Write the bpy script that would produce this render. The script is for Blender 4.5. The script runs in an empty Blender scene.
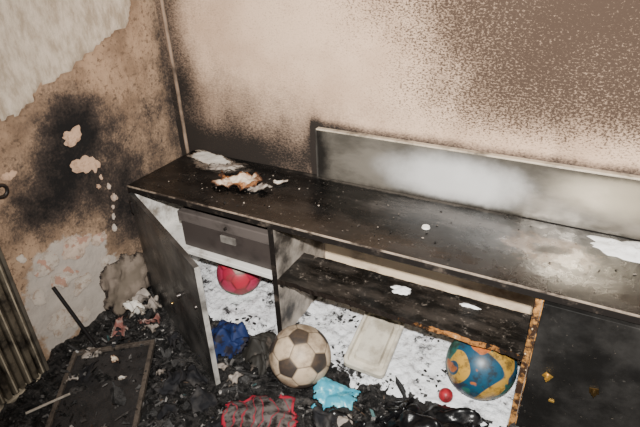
import bpy, bmesh, math, random
from mathutils import Vector, Matrix, noise
random.seed(7)
scn=bpy.context.scene
COL=bpy.context.collection
# ---------------------------------------------------------------- helpers
def ss(a,b,x):
    t=max(0.0,min(1.0,(x-a)/(b-a))); return t*t*(3-2*t)
def gs(x,y,cx,cy,rx,ry): return math.exp(-(((x-cx)/rx)**2+((y-cy)/ry)**2))
def fb(x,y,z=0.0,s=1.0,o=4): return noise.fractal(Vector((x*s,y*s,z*s)),1.0,2.0,o)
def link(o,parent=None):
    COL.objects.link(o)
    if parent: o.parent=parent
    return o
def empty(name,loc=(0,0,0)):
    o=bpy.data.objects.new(name,None); o.location=loc; return link(o)
def mesh(name,verts,faces,mat,parent=None,attr=None,smooth=True,loc=None):
    m=bpy.data.meshes.new(name); m.from_pydata([tuple(v) for v in verts],[],faces)
    if attr:
        a=m.color_attributes.new("m",'FLOAT_COLOR','POINT')
        flat=[]
        for c in attr: flat+= [c[0],c[1],c[2],1.0]
        a.data.foreach_set("color",flat)
    if smooth: m.polygons.foreach_set("use_smooth",[True]*len(m.polygons))
    if isinstance(mat,(list,tuple)):
        for k in mat: m.materials.append(k)
    elif mat: m.materials.append(mat)
    m.update()
    o=bpy.data.objects.new(name,m)
    if loc is not None: o.location=loc
    return link(o,parent)
class N:
    def __init__(s,name,rough=.8,spec=.3,metal=0.0):
        s.m=bpy.data.materials.new(name); s.m.use_nodes=True
        s.t=s.m.node_tree; s.b=s.t.nodes["Principled BSDF"]
        s.b.inputs["Roughness"].default_value=rough
        s.b.inputs["Specular IOR Level"].default_value=spec
        s.b.inputs["Metallic"].default_value=metal
        s.co=s.t.nodes.new("ShaderNodeTexCoord").outputs["Object"]
    def L(s,a,b): s.t.links.new(a,b)
    def put(s,sock,v):
        if isinstance(v,bpy.types.NodeSocket): s.L(v,sock)
        elif isinstance(v,(tuple,list)): sock.default_value=(v[0],v[1],v[2],1) if sock.type=='RGBA' else v
        else: sock.default_value=v
    def map(s,sc,loc=(0,0,0)):
        n=s.t.nodes.new("ShaderNodeMapping"); n.inputs["Scale"].default_value=sc; n.inputs["Location"].default_value=loc
        s.L(s.co,n.inputs["Vector"]); return n.outputs[0]
    def noise(s,sc,det=4,ro=.55,vec=None,dist=0.0):
        n=s.t.nodes.new("ShaderNodeTexNoise"); n.inputs["Scale"].default_value=sc; n.inputs["Detail"].default_value=det
        n.inputs["Roughness"].default_value=ro; n.inputs["Distortion"].default_value=dist
        s.L(vec or s.co,n.inputs["Vector"]); return n.outputs["Fac"]
    def wave(s,sc,dist,vec=None):
        n=s.t.nodes.new("ShaderNodeTexWave"); n.inputs["Scale"].default_value=sc; n.inputs["Distortion"].default_value=dist; n.inputs["Detail"].default_value=2
        s.L(vec or s.co,n.inputs["Vector"]); return n.outputs["Fac"]
    def math(s,op,a,b=0.0,clamp=False):
        n=s.t.nodes.new("ShaderNodeMath"); n.operation=op; n.use_clamp=clamp
        s.put(n.inputs[0],a); s.put(n.inputs[1],b); return n.outputs[0]
    def step(s,x,a,b,lo=0.0,hi=1.0):
        n=s.t.nodes.new("ShaderNodeMapRange"); n.interpolation_type='SMOOTHSTEP'
        s.put(n.inputs[0],x); n.inputs[1].default_value=a; n.inputs[2].default_value=b
        n.inputs[3].default_value=lo; n.inputs[4].default_value=hi; return n.outputs[0]
    def mix(s,f,a,b):
        n=s.t.nodes.new("ShaderNodeMix"); n.data_type='RGBA'
        s.put(n.inputs[0],f); s.put(n.inputs[6],a); s.put(n.inputs[7],b); return n.outputs[2]
    def attr(s):
        n=s.t.nodes.new("ShaderNodeVertexColor"); n.layer_name="m"
        q=s.t.nodes.new("ShaderNodeSeparateColor"); s.L(n.outputs[0],q.inputs[0]); return n.outputs[0],q.outputs[0],q.outputs[1],q.outputs[2]
    def blob(s,c,r):   # soft ellipsoid mask at a place on the surface
        n=s.t.nodes.new("ShaderNodeMapping"); n.vector_type='TEXTURE'
        n.inputs["Location"].default_value=c; n.inputs["Scale"].default_value=r
        s.L(s.co,n.inputs["Vector"])
        l=s.t.nodes.new("ShaderNodeVectorMath"); l.operation='LENGTH'; s.L(n.outputs[0],l.inputs[0])
        return s.math('SUBTRACT',1.0,l.outputs["Value"])
    def rag(s,x,nz,k): # x + (noise-.5)*k
        return s.math('ADD',x,s.math('MULTIPLY',s.math('SUBTRACT',nz,.5),k))
    def bump(s,h,st=.4,d=.01):
        n=s.t.nodes.new("ShaderNodeBump"); n.inputs["Strength"].default_value=st; n.inputs["Distance"].default_value=d
        s.L(h,n.inputs["Height"]); s.L(n.outputs[0],s.b.inputs["Normal"])
    def col(s,c): s.put(s.b.inputs["Base Color"],c); return s
    def rough(s,c): s.put(s.b.inputs["Roughness"],c); return s
def simple(name,c,rough=.6,dirt=.5,dc=(.02,.016,.013),sc=14,metal=0.0,spec=.4,bump=0.0):
    n=N(name,rough,spec,metal)
    f=n.math('MULTIPLY',n.step(n.noise(sc,6,.65),.42,.68),dirt)
    n.col(n.mix(f,c,dc))
    if bump: n.bump(n.noise(sc*3,5),bump,.01)
    return n.m
# ---------------------------------------------------------------- wall materials
def wall_back_mat():
    n=N("sooted_cream_wall",.9,.15)
    _,r,g,b=n.attr()
    base=n.mix(n.step(n.noise(5,6,.6),.35,.7),(.72,.51,.36),(.57,.39,.27))
    base=n.mix(n.math('MULTIPLY',n.step(n.noise(120,4,.7),.5,.7),.30),base,(.38,.25,.17))
    big=n.noise(9,8,.65,n.map((1,1,.7)))
    s=n.rag(r,big,.7)
    fine=n.noise(130,3,.6,n.map((.8,1,1.3)))
    s2=n.rag(s,fine,.55)
    c=n.mix(n.step(s2,.12,.85),base,(.15,.105,.078))
    c=n.mix(n.step(n.rag(s,fine,.9),.62,1.1),c,(.026,.021,.018))
    g2=n.rag(g,n.noise(6,7,.65),.75)
    c=n.mix(n.step(g2,.15,1.15,0,.80),c,(.17,.115,.08))
    sp=n.noise(150,4,.72,n.map((.80,1,1.25)))
    thr=n.math('SUBTRACT',n.math('ADD',sp,n.math('MULTIPLY',g2,.115)),.585)
    thr=n.rag(thr,n.noise(45,4,.6),.16)
    c=n.mix(n.math('MULTIPLY',n.step(thr,-.05,.06),n.step(g2,-.1,.6,.25,.90)),c,(.042,.027,.020))
    n.col(c); n.bump(n.noise(220,3),.35,.003); return n.m
def wall_left_mat():
    n=N("burnt_peeling_plaster_wall",.9,.15)
    _,r,g,b=n.attr()
    base=n.mix(n.step(n.noise(8,7,.6),.35,.68),(.43,.29,.19),(.23,.152,.10))
    base=n.mix(n.step(n.noise(60,5,.7),.5,.70),base,(.12,.08,.055))
    st=n.noise(14,8,.7,n.map((1,1.6,.7)))
    plaster=n.mix(n.step(st,.36,.66),(.62,.53,.43),(.36,.29,.215))
    c=n.mix(n.step(b,.45,.55),base,plaster)
    ash=n.rag(g,n.noise(12,8,.65),1.3)
    c=n.mix(n.step(ash,.42,.60),c,n.mix(n.noise(20,5),(.58,.51,.44),(.36,.31,.27)))
    big=n.noise(11,10,.78)
    fine=n.noise(110,4,.65)
    s=n.rag(n.rag(r,big,1.7),fine,.7)
    c=n.mix(n.step(s,.10,.8),c,(.075,.056,.046))
    c=n.mix(n.step(s,.45,1.2),c,(.013,.012,.012))
    n.col(c); n.bump(n.noise(60,7,.7),.6,.006); return n.m
LEDGE=[(-2,.60),(.60,.82),(.89,.94),(1.0,.965),(1.09,1.00),(1.16,1.04),(1.28,1.07),(1.38,1.10),(1.47,1.13),(1.51,1.20),(1.515,1.6)]
def ledge(y):
    for (a,b),(c,d) in zip(LEDGE,LEDGE[1:]):
        if a<=y<=c: return b+(d-b)*(y-a)/(c-a)
    return 9
def grid_axis(a,b,st,fine):
    xs=[]; x=a
    while x<b-1e-6:
        xs.append(x); x+= st if fine[0]<=x<fine[1] else st*6
    xs.append(b); return xs
ys=grid_axis(-1.5,1.64,.009,(.5,1.64)); zs=grid_axis(0,2.5,.009,(0,1.45))
V=[];A=[]
for z in zs:
    for y in ys:
        e=fb(y,z,0,9,5)*.035+fb(y,z,3,40,3)*.008
        p=1.0 if (z+e>ledge(y+e*.4) and y+e*.3<1.512) else 0.0
        r=1.0*gs(y,z,1.14,.85,.15,.13)+.85*gs(y,z,1.06,.66,.17,.16)+.65*gs(y,z,.90,.58,.15,.15)+.95*gs(y,z,1.28,.42,.15,.24)+.45*gs(y,z,1.5,.75,.2,.35)
        r+=.35*ss(.2,0,z)+.45*gs(y,z,1.64,.8,.05,.7)
        r-=.25*gs(y,z,1.38,.98,.15,.12)
        r*= (1-.9*p); r-=.18*p
        g=.85*gs(y,z,.90,.16,.22,.17)+.75*gs(y,z,.90,.36,.14,.12)+.6*gs(y,z,1.05,.20,.14,.16)
        r-=.5*g
        h=.006*p+.002*fb(y,z,0,18,4)
        V.append((-1.645+h,y,z)); A.append((max(r,-.3),g,p))
nx=len(ys); Fc=[(j*nx+i,j*nx+i+1,(j+1)*nx+i+1,(j+1)*nx+i) for j in range(len(zs)-1) for i in range(nx-1)]
mesh("wall_left",V,Fc,wall_left_mat(),attr=A)
xs=grid_axis(-1.645,1.9,.011,(-1.645,.5)); zs=grid_axis(0,2.5,.011,(.5,1.45))
V=[];A=[]
for z in zs:
    for x in xs:
        r=.75*ss(.84,.60,z)*ss(-.75,-1.0,x)*ss(-1.62,-1.2,x)+.50*ss(.74,.58,z)*ss(-1.0,-1.4,x)
        r+=.55*ss(-1.42,-1.60,x)+.25*ss(-1.10,-1.45,x)
        r+=.6*gs(x,z,-.93,.70,.035,.10)
        if x>-.95: r+=.62*ss(.81,.765,z)
        r+=.25*gs(x,z,-1.1,.82,.40,.12)+.18*ss(1.0,.82,z)  # last term puts flash falloff into the colour: darker low on wall
        g=1.30*ss(-.72,-.10,x-.25*(z-1.05))*ss(.76,1.02,z-.03*x)+.60*ss(.98,1.3,z)*ss(-1.15,-.6,x)+.15*ss(-.9,-.4,x)
        V.append((x,1.64,z)); A.append((r,g,0))
nx=len(xs); Fc=[(j*nx+i,j*nx+i+1,(j+1)*nx+i+1,(j+1)*nx+i) for j in range(len(zs)-1) for i in range(nx-1)]
mesh("wall_back",V,Fc,wall_back_mat(),attr=A)
mesh("ceiling",[(-1.645,-1.5,2.5),(1.9,-1.5,2.5),(1.9,1.64,2.5),(-1.645,1.64,2.5)],[(0,3,2,1)],simple("smoked_ceiling_paint",(.20,.15,.12),.9,.8))
# ---------------------------------------------------------------- floor
def fh(x,y):
    a=fb(x,y,0,7,5); b=abs(fb(x,y,5,16,4))
    h=.018+.022*a+.03*b
    h*=ss(1.27,1.18,y)*.7+.3
    h+=.035*gs(x,y,-1.5,1.05,.16,.2)
    h*=1-.9*math.exp(-((x+.733)**2+(y-1.124)**2)/.0049)
    return max(h,.001) if y<1.23 else 0.0
n=N("charred_rubble_floor",.6,.3)
c=n.mix(n.step(n.noise(35,9,.75),.43,.60),(.005,.005,.005),(.048,.044,.042))
c=n.mix(n.step(n.noise(75,6,.7),.60,.67),c,(.24,.22,.205))
c=n.mix(n.step(n.noise(14,7,.7),.53,.68),c,(.11,.10,.093))
n.col(c).rough(n.step(n.noise(20,5),.3,.75,.25,.9)); n.bump(n.noise(55,9,.75),1.0,.03)
xs=grid_axis(-1.645,1.9,.010,(-1.645,.4)); ys=grid_axis(-1.5,1.64,.010,(.4,1.26))
V=[(x,y,fh(x,y) if y>.3 else 0.01) for y in ys for x in xs]; nx=len(xs)
Fc=[(j*nx+i,j*nx+i+1,(j+1)*nx+i+1,(j+1)*nx+i) for j in range(len(ys)-1) for i in range(nx-1)]
mesh("floor",V,Fc,n.m)
# ---------------------------------------------------------------- cabinet
def part(name,a,b,mat,parent,bev=.002,rot=None,pivot=None):
    V=[(x,y,z) for z in (a[2],b[2]) for y in (a[1],b[1]) for x in (a[0],b[0])]
    Fc=[(0,2,3,1),(4,5,7,6),(0,1,5,4),(2,6,7,3),(0,4,6,2),(1,3,7,5)]
    o=mesh(name,V,Fc,mat,parent,smooth=False)
    if bev:
        m=o.modifiers.new("b",'BEVEL'); m.width=bev; m.segments=2
    if rot is not None:
        o.location=pivot; o.rotation_euler=rot
    return o
n=N("charred_laminate_top",.3,.5)
f=n.noise(9,8,.65,n.map((.5,1.6,1)))
c=n.mix(n.step(f,.42,.66),(.003,.003,.003),(.013,.0118,.011))
c=n.mix(n.step(n.noise(55,7,.75),.58,.70),c,(.10,.084,.072))
gr=n.rag(n.blob((-.35,1.52,.565),(.55,.13,.3)),n.noise(12,9,.75,n.map((.6,1.4,1))),1.8)
c=n.mix(n.step(gr,.35,1.0),c,(.070,.063,.058))
bl=n.rag(n.blob((-.03,1.45,.565),(.20,.13,.3)),n.noise(16,8,.7),1.6)
c=n.mix(n.step(bl,.25,.6),c,(.12,.078,.052)); c=n.mix(n.step(bl,.60,.9),c,(.015,.010,.008))
bl=n.rag(n.blob((-1.36,1.55,.565),(.20,.09,.3)),n.noise(18,8,.7),1.3)
c=n.mix(n.step(bl,.2,.6),c,(.22,.175,.14))
bl=n.rag(n.blob((-.55,1.615,.565),(.8,.030,.3)),n.noise(22,8,.7),1.2)
c=n.mix(n.step(bl,.3,.8),c,(.09,.078,.066))
n.col(c).rough(n.step(n.noise(7,7,.65),.35,.65,.12,.45)); n.bump(n.noise(50,8,.7),.20,.004); TOPM=n.m
def doormat(name,k):
    n=N(name,.35,.45)
    c=n.mix(n.step(n.noise(6,8,.6),.4,.7),(.009*k,.0085*k,.008*k),(.034*k,.032*k,.030*k))
    c=n.mix(n.step(n.noise(90,4,.7),.67,.74),c,(.18,.15,.12))
    c=n.mix(n.step(n.noise(22,8,.78),.60,.72),c,(.075*k**.5,.068*k**.5,.06*k**.5))
    n.col(c).rough(n.step(n.noise(9,6,.6),.35,.65,.25,.5)); n.bump(n.noise(60,6),.2,.003); return n.m
DOORM=doormat("charred_door_laminate",1.0); DOORL=doormat("sooty_grey_door_laminate",2.6)
n=N("sooty_wood_edge",.6,.3)
c=n.mix(n.step(n.noise(9,8,.75),.50,.66),(.009,.007,.006),(.09,.07,.055)); n.col(c); EDGEM=n.m
n=N("worn_edge_line",.6,.3)
c=n.mix(n.step(n.noise(7,8,.75),.40,.60),(.03,.022,.018),(.33,.26,.20)); n.col(c); WORN=n.m
n=N("scorched_pine_edge",.6,.3)
c=n.mix(n.step(n.noise(22,7,.7),.40,.56),(.50,.24,.07),(.035,.018,.011))
c=n.mix(n.step(n.noise(60,5),.62,.70),c,(.78,.58,.35)); n.col(c); PINE=n.m
n=N("charred_shelf_edge",.6,.3)
q=n.rag(n.blob((-.22,1.25,.30),(.36,.3,.3)),n.noise(20,9,.8),3.4)
c=n.mix(n.step(q,.60,.90),(.012,.008,.006),(.38,.16,.045))
c=n.mix(n.step(q,1.15,1.45),c,(.78,.52,.27)); n.col(c); SEDGE=n.m
n=N("inside_board_white",.6,.3)
c=n.mix(n.step(n.noise(10,7,.6),.48,.70),(.80,.77,.72),(.25,.21,.17)); n.col(c); WHITEB=n.m
n=N("inside_back_board",.7,.3)
z=n.noise(7,8,.6,n.map((.7,1,1)))
c=n.mix(n.step(z,.46,.72),(.86,.68,.48),(.32,.21,.14)); n.col(c); BACKB=n.m
n=N("divider_board",.5,.35)
c=n.mix(n.step(n.noise(6,8,.6),.42,.66),(.40,.35,.30),(.02,.017,.015)); n.col(c); DIVM=n.m
n=N("burnt_shelf_board",.3,.5)
c=n.mix(n.step(n.noise(11,8,.7,n.map((.5,1.5,1))),.42,.66),(.007,.006,.005),(.042,.034,.028))
c=n.mix(n.step(n.noise(40,8,.8),.56,.67),c,(.19,.158,.13)); n.col(c).rough(n.step(n.noise(10,6),.3,.7,.2,.6)); n.bump(n.noise(60,7,.7),.35,.004); SHELF=n.m
cab=empty("storage_cabinet",(0,0,0))
Y0,Y1,H=1.25,1.632,.565
V=[];nxx,nyy=120,24
for k,zz in ((0,H),(1,H-.028)):
    for j in range(nyy+1):
        for i in range(nxx+1):
            x=-1.565+(2.21)*i/nxx; y=Y0-.012+(Y1-Y0+.012)*j/nyy
            w=.0012*fb(x,y,0,6,4)
            if j==0: y+=.003*fb(x,0,k*3,25,4)
            V.append((x,y,zz+(w if k==0 else w*.3)))
Fc=[];M=(nxx+1)*(nyy+1);w=nxx+1
for j in range(nyy):
    for i in range(nxx):
        a=j*w+i; Fc.append((a,a+1,a+w+1,a+w)); Fc.append((M+a,M+a+w,M+a+w+1,M+a+1))
for i in range(nxx):
    Fc.append((i,M+i,M+i+1,i+1)); a=nyy*w+i; Fc.append((a,a+1,M+a+1,M+a))
for j in range(nyy):
    a=j*w; Fc.append((a,a+w,M+a+w,M+a)); a=j*w+nxx; Fc.append((a,M+a,M+a+w,a+w))
mesh("top_slab",V,Fc,TOPM,cab,smooth=False)
part("top_edge_band",(-1.565,Y0-.0165,H-.027),(.645,Y0-.0125,H-.006),EDGEM,cab,.0008)
part("top_edge_worn_line",(-1.565,Y0-.0168,H-.0058),(.645,Y0-.0125,H+.0002),WORN,cab,.0008)
part("side_left",(-1.56,Y0,.0),(-1.54,Y1,H-.028),WHITEB,cab)
part("side_left_outer",(-1.563,Y0,.0),(-1.5605,Y1,H-.028),DOORM,cab,0)
part("side_right",(.62,Y0,.0),(.64,Y1,H-.028),DOORM,cab)
part("divider_1",(-.91,Y0,.02),(-.89,Y1-.01,H-.028),DIVM,cab)
part("divider_1_edge",(-.911,Y0-.003,.0),(-.889,Y0-.0005,H-.028),EDGEM,cab,.0008)
part("divider_2",(-.03,Y0,.02),(-.01,Y1-.01,H-.028),DIVM,cab)
part("divider_2_edge",(-.031,Y0-.003,.0),(-.013,Y0-.0005,H-.028),PINE,cab,.0008)
part("bottom_panel",(-1.54,Y0,.0),(.62,Y1,.02),WHITEB,cab)
part("back_panel",(-1.54,Y1-.008,.02),(.62,Y1,H-.028),BACKB,cab,0)
part("shelf_left",(-1.54,Y0+.01,.292),(-.91,Y1-.01,.31),WHITEB,cab)
V=[];nxx,nyy=90,10
for k,zz in ((0,.312),(1,.292)):
    for j in range(nyy+1):
        for i in range(nxx+1):
            x=-.889+.858*i/nxx; y=Y0+.195*j/nyy
            if j==0: y+=.008*fb(x,0,0,14,4)+.004*fb(x,0,k,60,3)
            if j==nyy: y+=.004*fb(x,4,0,14,4)
            V.append((x,y,zz+(.002*fb(x,y,0,20,4) if k==0 else 0)))
Fc=[];M=(nxx+1)*(nyy+1);w=nxx+1;edge=[]
for j in range(nyy):
    for i in range(nxx):
        a=j*w+i; Fc.append((a,a+1,a+w+1,a+w)); Fc.append((M+a,M+a+w,M+a+w+1,M+a+1))
for i in range(nxx):
    edge.append(len(Fc)); Fc.append((i,M+i,M+i+1,i+1)); a=nyy*w+i; Fc.append((a,a+1,M+a+1,M+a))
o=mesh("shelf_middle",V,Fc,[SHELF,SEDGE],cab,smooth=False)
for e in edge: o.data.polygons[e].material_index=1
part("shelf_cleat",(-.889,Y0+.01,.27),(-.875,Y0+.19,.291),EDGEM,cab,.001)
# doors
dl=empty("door_left",(-1.552,Y0-.004,0)); dl.parent=cab; dl.rotation_euler=(0,0,-math.radians(26.5))
part("door_leaf",(0,-.018,.025),(.650,0,.535),DOORL,dl,.0015)
part("door_free_edge",(.6505,-.018,.026),(.6525,0,.534),simple("grey_edge_banding",(.40,.38,.35),.6,.8,sc=9),dl,.0005)
BRASS=simple("tarnished_brass",(.75,.45,.10),.35,.5,(.05,.03,.02),60,.8,.5)
DARKM=simple("sooty_metal",(.07,.06,.055),.4,.5,(.02,.02,.02),60,.8,.5)
def disc(name,r,h,loc,rot,mat,parent,seg=24):
    bm=bmesh.new(); bmesh.ops.create_cone(bm,cap_ends=True,segments=seg,radius1=r,radius2=r*.85,depth=h)
    me=bpy.data.meshes.new(name); bm.to_mesh(me); bm.free(); me.materials.append(mat)
    o=bpy.data.objects.new(name,me); o.location=loc; o.rotation_euler=rot; return link(o,parent)
for zz in (.10,.45): part("hinge_%d"%int(zz*100),(-.004,-.024,zz),(.02,-.017,zz+.05),DARKM,dl,.001)
disc("door_knob",.011,.014,(.44,-.026,.30),(math.pi/2,0,0),DARKM,dl)
disc("lock_1",.008,.006,(.60,-.021,.35),(math.pi/2,0,0),DARKM,dl)
disc("screw_1",.004,.004,(.30,-.020,.17),(math.pi/2,0,0),BRASS,dl)
dr=empty("door_right",(0,0,0)); dr.parent=cab
part("door_leaf",(-.008,Y0-.022,.025),(.634,Y0-.003,.530),DOORM,dr,.0015)
part("door_edge",(-.0115,Y0-.021,.026),(-.0085,Y0-.004,.529),PINE,dr,.0005)
def latch(x,z,mat,s):
    e=empty("latch",(x,Y0-.023,z)); e.parent=dr; e.rotation_euler=(0,s,0)
    part("plate",(-.012,-.004,-.010),(.012,0,.010),mat,e,.001)
    disc("cylinder",.008,.014,(0,-.009,0),(math.pi/2,0,0),mat,e)
    part("key_tab",(-.0015,-.024,-.004),(.0015,-.014,.013),mat,e,.0005)
latch(.044,.285,BRASS,.5); latch(.165,.285,simple("dull_brass",(.10,.06,.02),.4,.5,sc=60,metal=.8),-.2)
part("latch_scrap",(.062,Y0-.026,.19),(.078,Y0-.022,.197),BRASS,dr,.001)
# ---------------------------------------------------------------- splashback
n=N("dulled_splashback_board",.22,.5,.45)
_x=n.noise(5,6,.6,n.map((.8,1,2)))
glare=n.rag(n.blob((-.38,1.62,.655),(.33,.3,.12)),n.noise(10,6,.6),.45)  # flash reflection put into the board's colour as a white patch
c=n.mix(n.step(_x,.35,.7),(.28,.25,.21),(.12,.108,.09))
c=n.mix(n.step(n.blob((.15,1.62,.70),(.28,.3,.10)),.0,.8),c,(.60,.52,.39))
c=n.mix(n.step(glare,.0,.70),c,(.98,.97,.95))
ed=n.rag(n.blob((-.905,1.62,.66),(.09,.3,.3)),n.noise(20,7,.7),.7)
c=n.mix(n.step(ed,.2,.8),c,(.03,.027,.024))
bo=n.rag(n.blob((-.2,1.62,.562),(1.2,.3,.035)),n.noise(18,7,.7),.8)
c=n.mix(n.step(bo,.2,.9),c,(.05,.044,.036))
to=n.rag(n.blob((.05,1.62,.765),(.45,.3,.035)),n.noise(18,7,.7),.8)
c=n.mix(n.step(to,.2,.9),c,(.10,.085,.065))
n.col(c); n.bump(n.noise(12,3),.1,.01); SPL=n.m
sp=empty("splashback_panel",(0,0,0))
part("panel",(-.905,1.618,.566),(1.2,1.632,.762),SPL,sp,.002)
part("top_lip",(-.908,1.612,.763),(1.2,1.634,.769),simple("lip_paint",(.60,.50,.38),.5,.8,sc=8),sp,.001)
part("left_lip",(-.912,1.612,.566),(-.906,1.634,.769),simple("lip_dark",(.05,.045,.04),.5,.7),sp,.001)
# corner conduit
n=N("painted_conduit",.7,.3)
c=n.mix(n.step(n.noise(14,7,.6,n.map((1,1,.4))),.40,.66),(.30,.21,.15),(.05,.035,.025)); n.col(c)
cv=bpy.data.curves.new("conduit_pipe",'CURVE'); cv.dimensions='3D'; cv.bevel_depth=.008; cv.bevel_resolution=4
s_=cv.splines.new('POLY'); s_.points.add(12)
for i in range(13): s_.points[i].co=(-1.596+.002*math.sin(i*2),1.630,2.49*i/12+.005,1)
cv.materials.append(n.m); link(bpy.data.objects.new("conduit_pipe",cv))
# ---------------------------------------------------------------- balls
def sphere_verts(sub=6):
    bm=bmesh.new(); bmesh.ops.create_icosphere(bm,subdivisions=sub,radius=1)
    V=[v.co.copy() for v in bm.verts]; Fc=[[v.index for v in f.verts] for f in bm.faces]; bm.free(); return V,Fc
bm=bmesh.new(); bmesh.ops.create_icosphere(bm,subdivisions=1,radius=1)
P12=[v.co.normalized() for v in bm.verts]; H20=[f.calc_center_median().normalized() for f in bm.faces]; bm.free()
P12=P12[:12]
def soccer(name,loc,r,rot,cols,mat,sub=6):
    V,Fc=sphere_verts(sub); A=[];O=[]
    for v in V:
        d=sorted([(v.dot(c)/2.32744,0,i) for i,c in enumerate(P12)]+[(v.dot(c)/2.26728,1,i) for i,c in enumerate(H20)],reverse=True)[:2]
        seam=1-ss(0.0,.010,d[0][0]-d[1][0])
        c=cols(d[0][1],d[0][2]); A.append(tuple(k*(1-.7*seam) for k in c)); O.append(v*(r*(1-.012*seam)))
    o=mesh(name,O,Fc,mat,attr=A,loc=loc); o.rotation_euler=rot; return o
def ballmat(name,dirt,rough=.5):
    n=N(name,rough,.4); a,_,_,_=n.attr()
    f=n.math('MULTIPLY',n.step(n.noise(16,7,.65),.38,.7),dirt)
    n.col(n.mix(f,a,(.10,.065,.04))); n.bump(n.noise(150,3),.15,.002); return n.m
def face_to(name_dir_from,target_local_dir,up_local):
    w=name_dir_from.normalized(); wz=(Vector((0,0,1))-w*w.z).normalized(); wx=wz.cross(w)
    l=target_local_dir.normalized(); u=(up_local-l*up_local.dot(l)).normalized(); lx=u.cross(l)
    Wm=Matrix((wx,w,wz)).transposed(); Lm=Matrix((lx,l,u)).transposed()
    return (Wm@Lm.transposed()).to_euler()
bl=Vector((-.733,1.124,.112)); tocam=(Vector((0,0,1.44))-bl).normalized()
h0=H20[0]; near=sorted(P12,key=lambda p:-p.dot(h0))[:3]
soccer("soccer_ball",bl,.110,face_to(tocam+Vector((.1,0,.05)),h0,near[0]),lambda t,i:(.04,.032,.028) if t==0 else (.55,.42,.29),ballmat("scuffed_ball_leather",.75))
def pc(t,i):
    if t==0: return (.35,.015,.045)
    return [(.42,.02,.045),(.40,.27,.22),(.05,.17,.05),(.42,.03,.08)][i%4]
soccer("toy_ball",(-1.21,1.42,.132),.098,(.9,.9,.8),pc,ballmat("red_ball_vinyl",.6),5)
n=N("multicolour_ball_rubber",.4,.4)
w1=n.t.nodes.new("ShaderNodeTexWave"); w1.wave_type='RINGS'; w1.inputs["Scale"].default_value=3.2; w1.inputs["Distortion"].default_value=3.0; w1.inputs["Detail"].default_value=1.0; w1.inputs["Detail Scale"].default_value=1.5
n.L(n.map((1.0,1.3,1.0),(.05,.03,.02)),w1.inputs["Vector"])
c=n.mix(n.step(w1.outputs["Fac"],.58,.64),(.012,.06,.105),(.42,.24,.04))
c=n.mix(n.step(n.noise(9,2,.4),.55,.57),c,(.02,.11,.09))
c=n.mix(n.step(n.noise(11,2,.4,n.map((1,1,1),(3,3,3))),.58,.60),c,(.40,.11,.025))
c=n.mix(n.math('MULTIPLY',n.step(n.noise(30,6,.7),.44,.64),.75),c,(.02,.017,.014))
n.col(c)
V,Fc=sphere_verts(5); O=[]
for v in V:
    s=abs(v.x*v.x*1.6-abs(v.y)*.55-.25)
    O.append(v*(.114*(1-.014*(1-ss(0,.03,s)))))
o=mesh("basketball",O,Fc,n.m,loc=(-.152,1.327,.150)); o.rotation_euler=(.5,.4,.7)
V,Fc=sphere_verts(4)
mesh("small_red_ball",[v*.024*(1+.03*fb(v.x,v.y,v.z,3)) for v in V],Fc,simple("red_rubber",(.34,.015,.025),.45,.75,sc=30),loc=(-.236,1.235,.052))
# ---------------------------------------------------------------- box in left compartment
bx=empty("storage_box",(0,0,0))
part("body",(-1.36,1.285,.313),(-.925,1.56,.43),simple("sooty_box_side",(.055,.044,.040),.4,.7,(.012,.010,.009),9),bx,.004)
part("lid",(-1.366,1.279,.431),(-.919,1.566,.475),simple("sooty_box_lid",(.11,.092,.084),.3,.7,(.018,.015,.013),9),bx,.004)
part("label",(-1.16,1.2765,.385),(-1.09,1.2845,.415),simple("label_metal",(.22,.20,.18),.4,.6),bx,.001)
disc("handle_stud",.006,.01,(-1.125,1.273,.455),(math.pi/2,0,0),DARKM,bx)
# ---------------------------------------------------------------- crumpled sheets
def sheet(name,loc,w,h,rot,mat,amp,seed,irr=.25,fold=6,n_=44,thick=.0015,parent=None,dome=0.0,tilt=(0,0)):
    V=[];A=[];idx={};Fc=[]
    for j in range(n_+1):
        for i in range(n_+1):
            u=i/n_*2-1; v=j/n_*2-1
            e=max(abs(u),abs(v)); e=.6*e+.4*math.hypot(u,v)
            lim=1-irr*(.5+.9*fb(u*1.3,v*1.3,seed*3.1,2.2,4)); d=lim-e
            x=u*w/2; y=v*h/2
            z=amp*(abs(fb(x,y,seed*1.7,fold,3))*1.6+.4*abs(fb(x,y,seed*2.3,fold*3,3)))+dome*max(0,1-e*e)
            x+=amp*.6*fb(x,y,seed+9,fold*1.3,2); y+=amp*.6*fb(x,y,seed+19,fold*1.3,2)
            idx[(i,j)]=len(V); V.append((x,y,z)); A.append((max(0,d),fb(u,v,seed,3,3)+.5,d))
    for j in range(n_):
        for i in range(n_):
            q=[idx[(i,j)],idx[(i+1,j)],idx[(i+1,j+1)],idx[(i,j+1)]]
            if sum(A[k][2] for k in q)>0: Fc.append(q)
    used=sorted({k for f in Fc for k in f}); re={k:i for i,k in enumerate(used)}
    o=mesh(name,[V[k] for k in used],[[re[k] for k in f] for f in Fc],mat,parent,attr=[A[k] for k in used],loc=loc)
    o.rotation_euler=(tilt[0],tilt[1],rot)
    m=o.modifiers.new("s",'SOLIDIFY'); m.thickness=thick; m.offset=1
    return o
def papermat(name,c1,burn=(.10,.04,.015),k=.35,c2=None):
    n=N(name,.8,.2); _,r,g,b=n.attr()
    e=n.rag(r,n.noise(30,7,.7),.7)
    c=n.mix(n.step(n.noise(12,5),.45,.6),c1,c2 or c1)
    c=n.mix(n.step(e,k,.02),c,burn); c=n.mix(n.step(e,k*.4,-.05),c,(.012,.01,.01)); n.col(c); return n.m
PAP=papermat("scorched_paper",(.74,.62,.48),(.16,.06,.02),.42,(.34,.15,.06))
PAPW=papermat("white_scrap_paper",(.74,.70,.63),(.28,.22,.17),.22)
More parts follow.
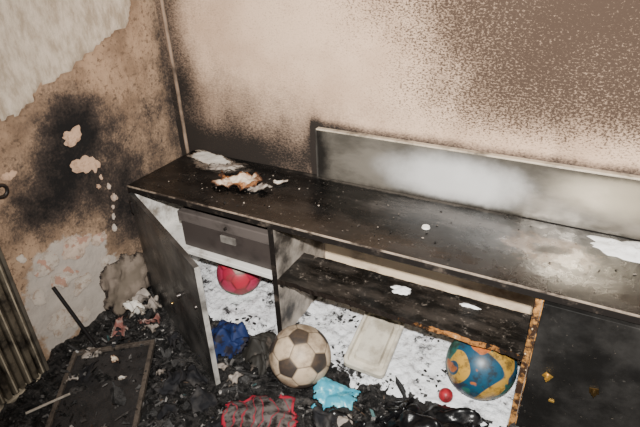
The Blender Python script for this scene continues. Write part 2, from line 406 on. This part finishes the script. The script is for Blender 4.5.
PAPG=papermat("grey_ash_paper",(.28,.24,.21),(.06,.05,.04),.3,(.44,.39,.34))
sheet("burnt_paper",(-1.165,1.43,.568),.22,.14,.3,PAP,.020,3,.3,fold=14)
sheet("burnt_paper",(-1.01,1.50,.568),.06,.05,1.0,PAPW,.015,5)
sheet("burnt_paper",(-1.42,1.575,.568),.27,.11,-.25,PAPW,.006,8,.2)
sheet("burnt_paper",(-1.30,1.52,.568),.20,.09,.3,PAPG,.012,11,.4,fold=12)
sheet("burnt_paper",(-1.06,1.42,.568),.11,.08,.8,PAPG,.014,12,.4,fold=14)
disc("bottle_cap",.014,.006,(-.40,1.416,.570),(0,0,0),simple("white_cap_plastic",(.85,.83,.78),.5,.1),None)
def clothmat(name,c1,c2,rough=.7,sc=14):
    n=N(name,rough,.35); c=n.mix(n.step(n.noise(sc,5,.6),.5,.58),c1,c2); n.col(c); n.bump(n.noise(60,5),.3,.004); return n.m
sheet("blue_cloth",(-1.05,1.12,.02),.17,.17,.3,clothmat("blue_print_fabric",(.006,.018,.08),(.008,.007,.015),sc=22),.07,4,dome=.06,thick=.003)
sheet("crumpled_plastic_bag",(-.572,1.075,.018),.18,.13,.25,clothmat("cyan_plastic_film",(.05,.33,.46),(.16,.52,.62),.3,24),.03,6,dome=.03,fold=5,irr=.4)
BLK=clothmat("blackened_fabric",(.004,.004,.0045),(.016,.015,.015),.28)
deb=empty("fire_debris",(0,0,0))
sheet("charred_cloth",(-.27,1.09,.01),.34,.20,.2,BLK,.07,9,dome=.035,thick=.004,parent=deb,fold=6)
sheet("charred_cloth_2",(-.42,.92,.01),.40,.22,-.2,BLK,.07,14,dome=.02,thick=.004,parent=deb,fold=6)
sheet("charred_cloth_3",(-.90,1.12,.01),.16,.14,.9,clothmat("ashen_fabric",(.02,.018,.015),(.07,.055,.045)),.07,17,dome=.04,thick=.004,parent=deb)
# ---------------------------------------------------------------- container lid
def rrect(w,h,r,z,k=6):
    P=[]
    for cx,cy,a0 in ((w/2-r,h/2-r,0),(-w/2+r,h/2-r,90),(-w/2+r,-h/2+r,180),(w/2-r,-h/2+r,270)):
        for i in range(k+1):
            a=math.radians(a0+90*i/k); P.append((cx+r*math.cos(a),cy+r*math.sin(a),z))
    return P
rings=[(.150,.250,.020,0),(.156,.256,.022,.004),(.156,.256,.022,.024),(.150,.250,.020,.028),(.132,.232,.018,.028),(.124,.224,.018,.012),(.098,.190,.016,.012),(.088,.180,.014,.030),(.05,.12,.01,.032)]
V=[];Fc=[];K=28
for w_,h_,r_,z_ in rings: V+=rrect(w_,h_,r_,z_)
for a in range(len(rings)-1):
    for i in range(K): Fc.append((a*K+i,a*K+(i+1)%K,(a+1)*K+(i+1)%K,(a+1)*K+i))
Fc.append(tuple(range(K))[::-1]); Fc.append(tuple((len(rings)-1)*K+i for i in range(K)))
o=mesh("plastic_container_lid",V,Fc,simple("cream_plastic",(.60,.55,.45),.35,.7,(.22,.18,.13),12),loc=(-.530,1.320,.085),smooth=False)
o.rotation_euler=(.22,.08,.06)
# ---------------------------------------------------------------- red printed film bag
n=N("red_printed_film",.3,.5); _,r,g,b=n.attr()
c=n.mix(n.step(n.noise(30,6,.65),.42,.62),(.12,.105,.10),(.014,.012,.012))
c=n.mix(n.step(n.wave(9,12),.93,.97),c,(.25,.03,.045))
c=n.mix(n.step(r,.09,.04),c,(.34,.02,.04)); n.col(c)
sheet("red_plastic_bag",(-.755,.88,.02),.25,.20,.5,n.m,.035,21,irr=.15,dome=.02,fold=5)
# ---------------------------------------------------------------- powder / foam (lies inside the fire debris)
n=N("extinguisher_powder",.9,.2)
c=n.mix(n.step(n.noise(22,8,.7),.52,.68),(.90,.92,.95),(.40,.39,.40))
c=n.mix(n.step(n.rag(n.noise(7,8,.75),n.noise(40,5),.3),.52,.62),c,(.02,.018,.018))
n.col(c); n.bump(n.noise(50,8,.7),.8,.014); POW=n.m
V=[];Fc=[]
x0,x1,y0,y1,st=-1.537,-.034,1.10,1.618,.009
nx=int((x1-x0)/st);ny=int((y1-y0)/st)
for j in range(ny+1):
    for i in range(nx+1):
        x=x0+(x1-x0)*i/nx; y=y0+(y1-y0)*j/ny
        e=ss(1.15,1.22,y+.10*fb(x,0,2,6,4)+.02*ss(-1.0,-.5,x))
        hgt=.026+.014*fb(x,y,0,14,5)+.018*abs(fb(x,y,3,35,4))
        hgt=max(hgt,.0225)
        if -.915<x<-.885: hgt=.021
        if x<-.91: e*=ss(1.20,1.25,y)
        V.append((x,y,-.03+e*(.03+hgt)))
for j in range(ny):
    for i in range(nx):
        a=j*(nx+1)+i; Fc.append((a,a+1,a+nx+2,a+nx+1))
mesh("powder_bed",V,Fc,POW,deb)
n=N("clean_powder",.9,.2); n.col(n.mix(n.step(n.noise(40,6),.55,.75),(.93,.93,.92),(.55,.52,.5))); n.bump(n.noise(60,6),.5,.008); POWC=n.m
def dollop(name,c,rx,ry,h,seed,rot=0):
    V=[];Fc=[];na,nr=40,10
    V.append((0,0,h))
    for j in range(1,nr+1):
        t=j/nr
        for i in range(na):
            a=2*math.pi*i/na; q=1+.5*fb(math.cos(a),math.sin(a),seed,1.5,4)
            x=rx*t*q*math.cos(a); y=ry*t*q*math.sin(a)
            V.append((x,y,h*(1-t**2)*(1+.5*fb(x,y,seed,40,3))))
    for i in range(na): Fc.append((0,1+i,1+(i+1)%na))
    for j in range(nr-1):
        for i in range(na): Fc.append((1+j*na+i,1+(j+1)*na+i,1+(j+1)*na+(i+1)%na,1+j*na+(i+1)%na))
    o=mesh(name,V,Fc,POWC,None,loc=c); o.rotation_euler=(0,0,rot)
dollop("foam_residue",(.19,1.55,H),.115,.055,.016,2)
dollop("foam_residue",(-.46,1.385,.313),.040,.022,.010,4)
dollop("foam_residue",(-.23,1.40,.313),.030,.010,.008,6)
# ---------------------------------------------------------------- left wall flakes
def poly_flake(V,Fc,A,y,z,r,el,rot,seed,lift,col,xw=-1.636):
    b=len(V); na=30; P=[]
    for i in range(na):
        a=2*math.pi*i/na; q=1+.55*fb(math.cos(a),math.sin(a),seed+.5,1.1,3)+.14*fb(math.cos(a),math.sin(a),seed,5,2)
        u=r*q*math.cos(a)*el; v=r*q*math.sin(a)
        P.append((y+u*math.cos(rot)-v*math.sin(rot), z+u*math.sin(rot)+v*math.cos(rot)))
    for k,(off) in enumerate((0,lift)):
        V.append((xw+off,y,z)); A.append(col)
        for (py,pz) in P:
            V.append((xw+off+(.3*lift if k else 0)*math.sin(py*80),py,pz)); A.append(tuple(c*.8 for c in col))
    m=b+na+1
    for i in range(na):
        j=(i+1)%na; Fc.append((m,m+1+i,m+1+j)); Fc.append((b+1+i,b+1+j,m+1+j,m+1+i))
n=N("peeled_paint_flakes",.8,.2); a,_,_,_=n.attr()
c=n.mix(n.math('MULTIPLY',n.step(n.noise(45,7,.7),.45,.66),.75),a,(.28,.17,.11)); n.col(c); FLK=n.m
n=N("printed_wallpaper_scraps",.8,.2); a,_,_,_=n.attr()
c=n.mix(n.step(n.noise(28,3,.5),.54,.60),a,(.46,.27,.20))
c=n.mix(n.math('MULTIPLY',n.step(n.noise(35,7,.7),.46,.66),.8),c,(.28,.20,.15)); n.col(c); FLK2=n.m
CR=(.66,.44,.30);WH=(.62,.54,.46);PK=(.66,.52,.42)
def flakes(name,mat,lst):
    V=[];Fc=[];A=[]
    for (y,z,r,el,rot,s,c) in lst: poly_flake(V,Fc,A,y,z,r,el,rot,s,.0025,c)
    mesh(name,V,Fc,mat,attr=A,smooth=False)
flakes("peeling_paint",FLK,[(1.10,.80,.033,1.3,.3,1,CR),(1.125,.69,.032,1.6,-.3,2,CR),(1.165,.675,.030,.8,.3,5,CR),(1.205,.56,.012,.7,.4,3,PK),(1.215,.505,.017,.9,.1,4,PK),(1.18,.61,.009,.8,0,22,CR),(1.16,.58,.010,.8,0,23,CR),(1.20,.47,.008,.9,0,24,PK),(.85,.76,.016,1.5,.2,6,CR),(.79,.47,.02,.7,.3,10,WH),(.84,.14,.05,1.1,.5,12,WH),(.98,.24,.03,1.5,.3,13,WH),(.92,.10,.03,1.6,.1,14,WH),(1.19,.43,.012,.6,0,15,WH),(1.10,.27,.02,1.2,.5,16,WH),(.80,.29,.03,.8,.2,17,WH),(1.18,.38,.018,.7,.3,18,WH)])
flakes("torn_wallpaper",FLK2,[(1.00,.40,.040,1.7,.3,7,PK),(1.10,.375,.026,1.4,.2,8,PK),(.87,.39,.038,1.3,.4,9,WH),(.92,.30,.042,1.2,-.3,11,WH)])
sheet("scorched_cardboard",(-1.585,1.13,.155),.27,.25,math.pi/2,papermat("scorched_board",(.15,.12,.092),(.07,.053,.042),.15,(.22,.175,.14)),.02,31,.22,thick=.004,tilt=(math.radians(80),0))
bpy.ops.mesh.primitive_torus_add(major_radius=.020,minor_radius=.006,location=(-1.628,.805,.725),rotation=(0,math.pi/2,0))
bpy.context.object.name="wall_pipe_ring"; bpy.context.object.data.materials.append(DARKM)
# ---------------------------------------------------------------- radiator
rd=empty("radiator",(0,0,0))
n=N("smoked_radiator_enamel",.4,.5)
n.col(n.mix(n.step(n.noise(12,7,.65),.4,.65),(.12,.098,.07),(.022,.018,.014))); RM=n.m
LITE=simple("radiator_cream_edge",(.40,.34,.25),.5,.6)  # paler cream tone for rib crests and bottom rail
y=.705
i=0
while y>.0:
    part("rib_%d"%i,(-1.612,y-.020,.03),(-1.582,y,.64),RM,rd,.006)
    if i%2==0: part("rib_crest_%d"%i,(-1.5815,y-.014,.04),(-1.578,y-.009,.63),LITE,rd,.001)
    y-=.026;i+=1
part("back_plate",(-1.634,.0,.02),(-1.612,.705,.65),simple("radiator_plate",(.02,.017,.014),.6,.5),rd,.003)
part("side_rail",(-1.634,.7055,.02),(-1.578,.718,.655),simple("side_rail_enamel",(.10,.085,.065),.5,.5),rd,.003)
part("bottom_rail",(-1.634,.0,.012),(-1.575,.716,.03),LITE,rd,.003)
part("top_rail",(-1.634,.0,.64),(-1.575,.716,.66),RM,rd,.003)
# ---------------------------------------------------------------- rod, frame, sticks
def rod(name,a,b,r,mat,parent=None):
    a=Vector(a);b=Vector(b);bm=bmesh.new(); bmesh.ops.create_cone(bm,cap_ends=True,segments=14,radius1=r,radius2=r,depth=(b-a).length)
    me=bpy.data.meshes.new(name); bm.to_mesh(me); bm.free(); me.materials.append(mat)
    o=bpy.data.objects.new(name,me); o.location=(a+b)/2; o.rotation_mode='QUATERNION'; o.rotation_quaternion=(b-a).to_track_quat('Z','Y'); return link(o,parent)
rod("metal_rod",(-1.50,.875,.03),(-1.615,.851,.31),.007,simple("burnt_steel",(.03,.027,.027),.4,.3,metal=.6))
fr=empty("charred_wooden_frame",(-1.307,.99,.050)); ang=math.atan2(-.30,.211); fr.rotation_euler=(.06,.05,ang)
WD=simple("charred_wood",(.10,.08,.064),.5,.6,(.012,.010,.010),30,bump=.6)
WD2=simple("charred_panel",(.030,.028,.028),.3,.6,(.009,.009,.009),20,bump=.6)
Lf,Wf=.52,.31
part("rail_1",(0,-.016,0),(Lf,0,.018),WD,fr,.002); part("rail_2",(0,-Wf,0),(Lf,-Wf+.016,.018),WD,fr,.002)
part("rail_3",(0,-Wf+.0165,0),(.016,-.0165,.018),WD,fr,.002); part("rail_4",(Lf-.016,-Wf+.0165,0),(Lf,-.0165,.018),WD,fr,.002)
part("panel",(.0165,-Wf+.0165,.002),(Lf-.0165,-.0165,.008),WD2,fr,.001)
part("light_lath",(-.07,-.004,0),(.07,.004,.005),simple("bare_lath",(.42,.37,.31),.7,.7),None,.001,rot=(0,.05,1.15),pivot=(-1.42,.60,.055)).name="wooden_lath"
# ---------------------------------------------------------------- debris
n=N("debris_pieces",.5,.35); a,_,_,_=n.attr()
n.col(n.mix(n.math('MULTIPLY',n.step(n.noise(40,6,.7),.42,.62),.8),a,(.006,.0055,.0055))); n.bump(n.noise(70,6,.7),.7,.01); DB=n.m
V=[];Fc=[];A=[]
BF=[(0,2,3,1),(4,5,7,6),(0,1,5,4),(2,6,7,3),(0,4,6,2),(1,3,7,5)]
def shard(x,y,z,sx,sy,sz,col,tl=.45):
    M=Matrix.Rotation(random.uniform(0,6.28),3,'Z')@Matrix.Rotation(random.gauss(0,tl),3,'X')@Matrix.Rotation(random.gauss(0,tl),3,'Y')
    b=len(V)
    for c in [(i,j,k) for k in (-1,1) for j in (-1,1) for i in (-1,1)]:
        v=M@Vector((c[0]*sx*random.uniform(.4,1.3),c[1]*sy*random.uniform(.4,1.3),c[2]*sz*random.uniform(.5,1.2)))
        V.append((max(x+v.x,-1.625),y+v.y,max(z+v.z,.001))); A.append(col)
    for f in BF: Fc.append(tuple(b+k for k in f))
def rc():
    t=random.random()
    if t<.48: g=random.uniform(.005,.025); return (g,g*.96,g*.95)
    if t<.90: g=random.uniform(.04,.16); return (g,g*.94,g*.90)
    if t<.96: g=random.uniform(.2,.5); return (g,g*.94,g*.89)
    if t<.985: return (.08,.05,.032)
    return random.choice([(.03,.06,.14),(.10,.03,.026),(.06,.13,.13)])
cnt=0
while cnt<4600:
    x=random.uniform(-1.60,.35); y=random.uniform(.42,1.225)
    dy=1.246-.498*(x+1.55)
    if x<-.95 and abs(y-dy)<.05: continue
    if x<-1.5 and y<.78: continue
    if (x+.733)**2+(y-1.124)**2<.010 or ((x+.755)**2+(y-.88)**2<.014): continue
    if (x+.572)**2+(y-1.075)**2<.007: continue
    infr=(x+1.307)*.575+(y-.99)*-.818>0 and -.31<(x+1.307)*.818+(y-.99)*.575<0
    if infr and random.random()<.8: continue
    left=x<-.9
    s=random.uniform(.0015,.007) if random.random()<.94 else random.uniform(.010,.028)
    el=random.choice([1,1,1.5,2.2,5.0])
    c=rc()
    if not left and max(c)>.2 and random.random()<.5: c=(.03,.028,.027)
    if s>.010: g=random.choice([.012,.02,.045]); c=(g,g*.96,g*.94)
    z=fh(x,y)+.003+(.050 if infr else 0)
    shard(x,y,z,s*el*.7,s*.8,s*random.choice([.08,.15,.4]),c); cnt+=1
for k in range(170):
    cx,cy=random.choice([(-.62,1.24),(-.40,1.21),(-.30,1.30),(-.80,1.28),(-1.05,1.27),(-.70,1.45),(-.35,1.50)])
    x=random.gauss(cx,.04); y=random.gauss(cy,.028); s=random.uniform(.0015,.005)
    if not(-1.45<x<-.05 and 1.19<y<1.58): continue
    if (x+.152)**2+(y-1.327)**2<.012 or (-.62<x<-.45 and 1.19<y<1.47) or -.92<x<-.88: continue
    if (x+1.21)**2+(y-1.42)**2<.01: continue
    shard(x,y,.036,s*random.choice([1,1.4,2]),s,s*.5,(.012,.011,.011),.2)
for k in range(140):
    x=random.choice([random.uniform(-1.5,.3),random.gauss(-1.2,.14)]); y=random.uniform(1.27,1.60); s=random.uniform(.0008,.0030)
    g=random.choice([.01,.02,.15,.4]); shard(x,y,H+.002,s*1.5,s,s*.4,(g,g*.85,g*.72),.2)
mesh("debris_heap",V,Fc,DB,deb,attr=A,smooth=False)
scr=[PAPW,PAP,papermat("reddish_scrap",(.22,.09,.075),(.05,.03,.025),k=.2,c2=(.42,.37,.32)),papermat("black_scrap",(.012,.012,.014),(.02,.018,.018),k=.2,c2=(.05,.046,.044)),PAPG]
k=0
L_=[(-1.50,1.08,.12,0,.05),(-1.45,1.13,.10,4,.05),(-1.54,1.13,.10,4,.05),(-1.40,1.05,.09,2,.05),(-1.48,.97,.10,2,.04),(-1.36,1.02,.07,4,.04),(-1.45,.93,.08,3,.03),(-1.25,1.03,.10,3,.04),(-1.20,.90,.05,4,.02),(-1.38,.85,.05,1,.02),(-1.28,.80,.04,0,.02),(-1.46,.72,.07,4,.03),(-1.03,.75,.08,3,.03),(-1.0,1.0,.07,4,.03),(-1.15,.62,.06,4,.03),(-1.50,.84,.10,4,.03),(-1.42,.76,.09,3,.03),(-.95,.85,.10,3,.04),(-.92,.98,.09,4,.03),(-.55,.96,.10,3,.04),(-.15,1.17,.07,4,.03),(-.58,.85,.12,4,.03),(-.50,.98,.09,4,.03),(-1.10,.85,.12,3,.04),(-1.05,.93,.10,3,.03),(-.85,.80,.10,3,.03)]
for (x,y,w_,c,am) in L_:
    sheet("scrap_%d"%k,(x,y,fh(x,y)+.002),w_,w_*.75,k*1.3,scr[c],am,40+k,.35,fold=12,n_=24,parent=deb,dome=.01); k+=1
# ---------------------------------------------------------------- camera and light
R=Vector((0.881,0.472,-0.0334)); D=Vector((0.2065,-0.446,-0.871)); F=Vector((-0.426,0.760,-0.490))
cd=bpy.data.cameras.new("camera"); cam=bpy.data.objects.new("camera",cd); link(cam)
mm=Matrix((R,-D,-F)).transposed().to_quaternion().to_matrix().to_4x4(); mm.translation=(0,0,1.44); cam.matrix_world=mm
cd.lens=513/640*36; cd.sensor_width=36; cd.clip_start=.01
scn.camera=cam
l=bpy.data.lights.new("camera_flash",'SPOT'); l.energy=430; l.spot_size=math.radians(120); l.spot_blend=1.0; l.shadow_soft_size=.02; l.color=(1,.97,.92)
o=bpy.data.objects.new("camera_flash",l); o.location=(.02,-.02,1.60); link(o)
o.rotation_euler=(Vector((-.45,1.62,.85))-Vector((.02,-.02,1.60))).to_track_quat('-Z','Y').to_euler()
w=bpy.data.worlds.new("world"); scn.world=w; w.use_nodes=True
w.node_tree.nodes["Background"].inputs[0].default_value=(.75,.82,1,1); w.node_tree.nodes["Background"].inputs[1].default_value=.03
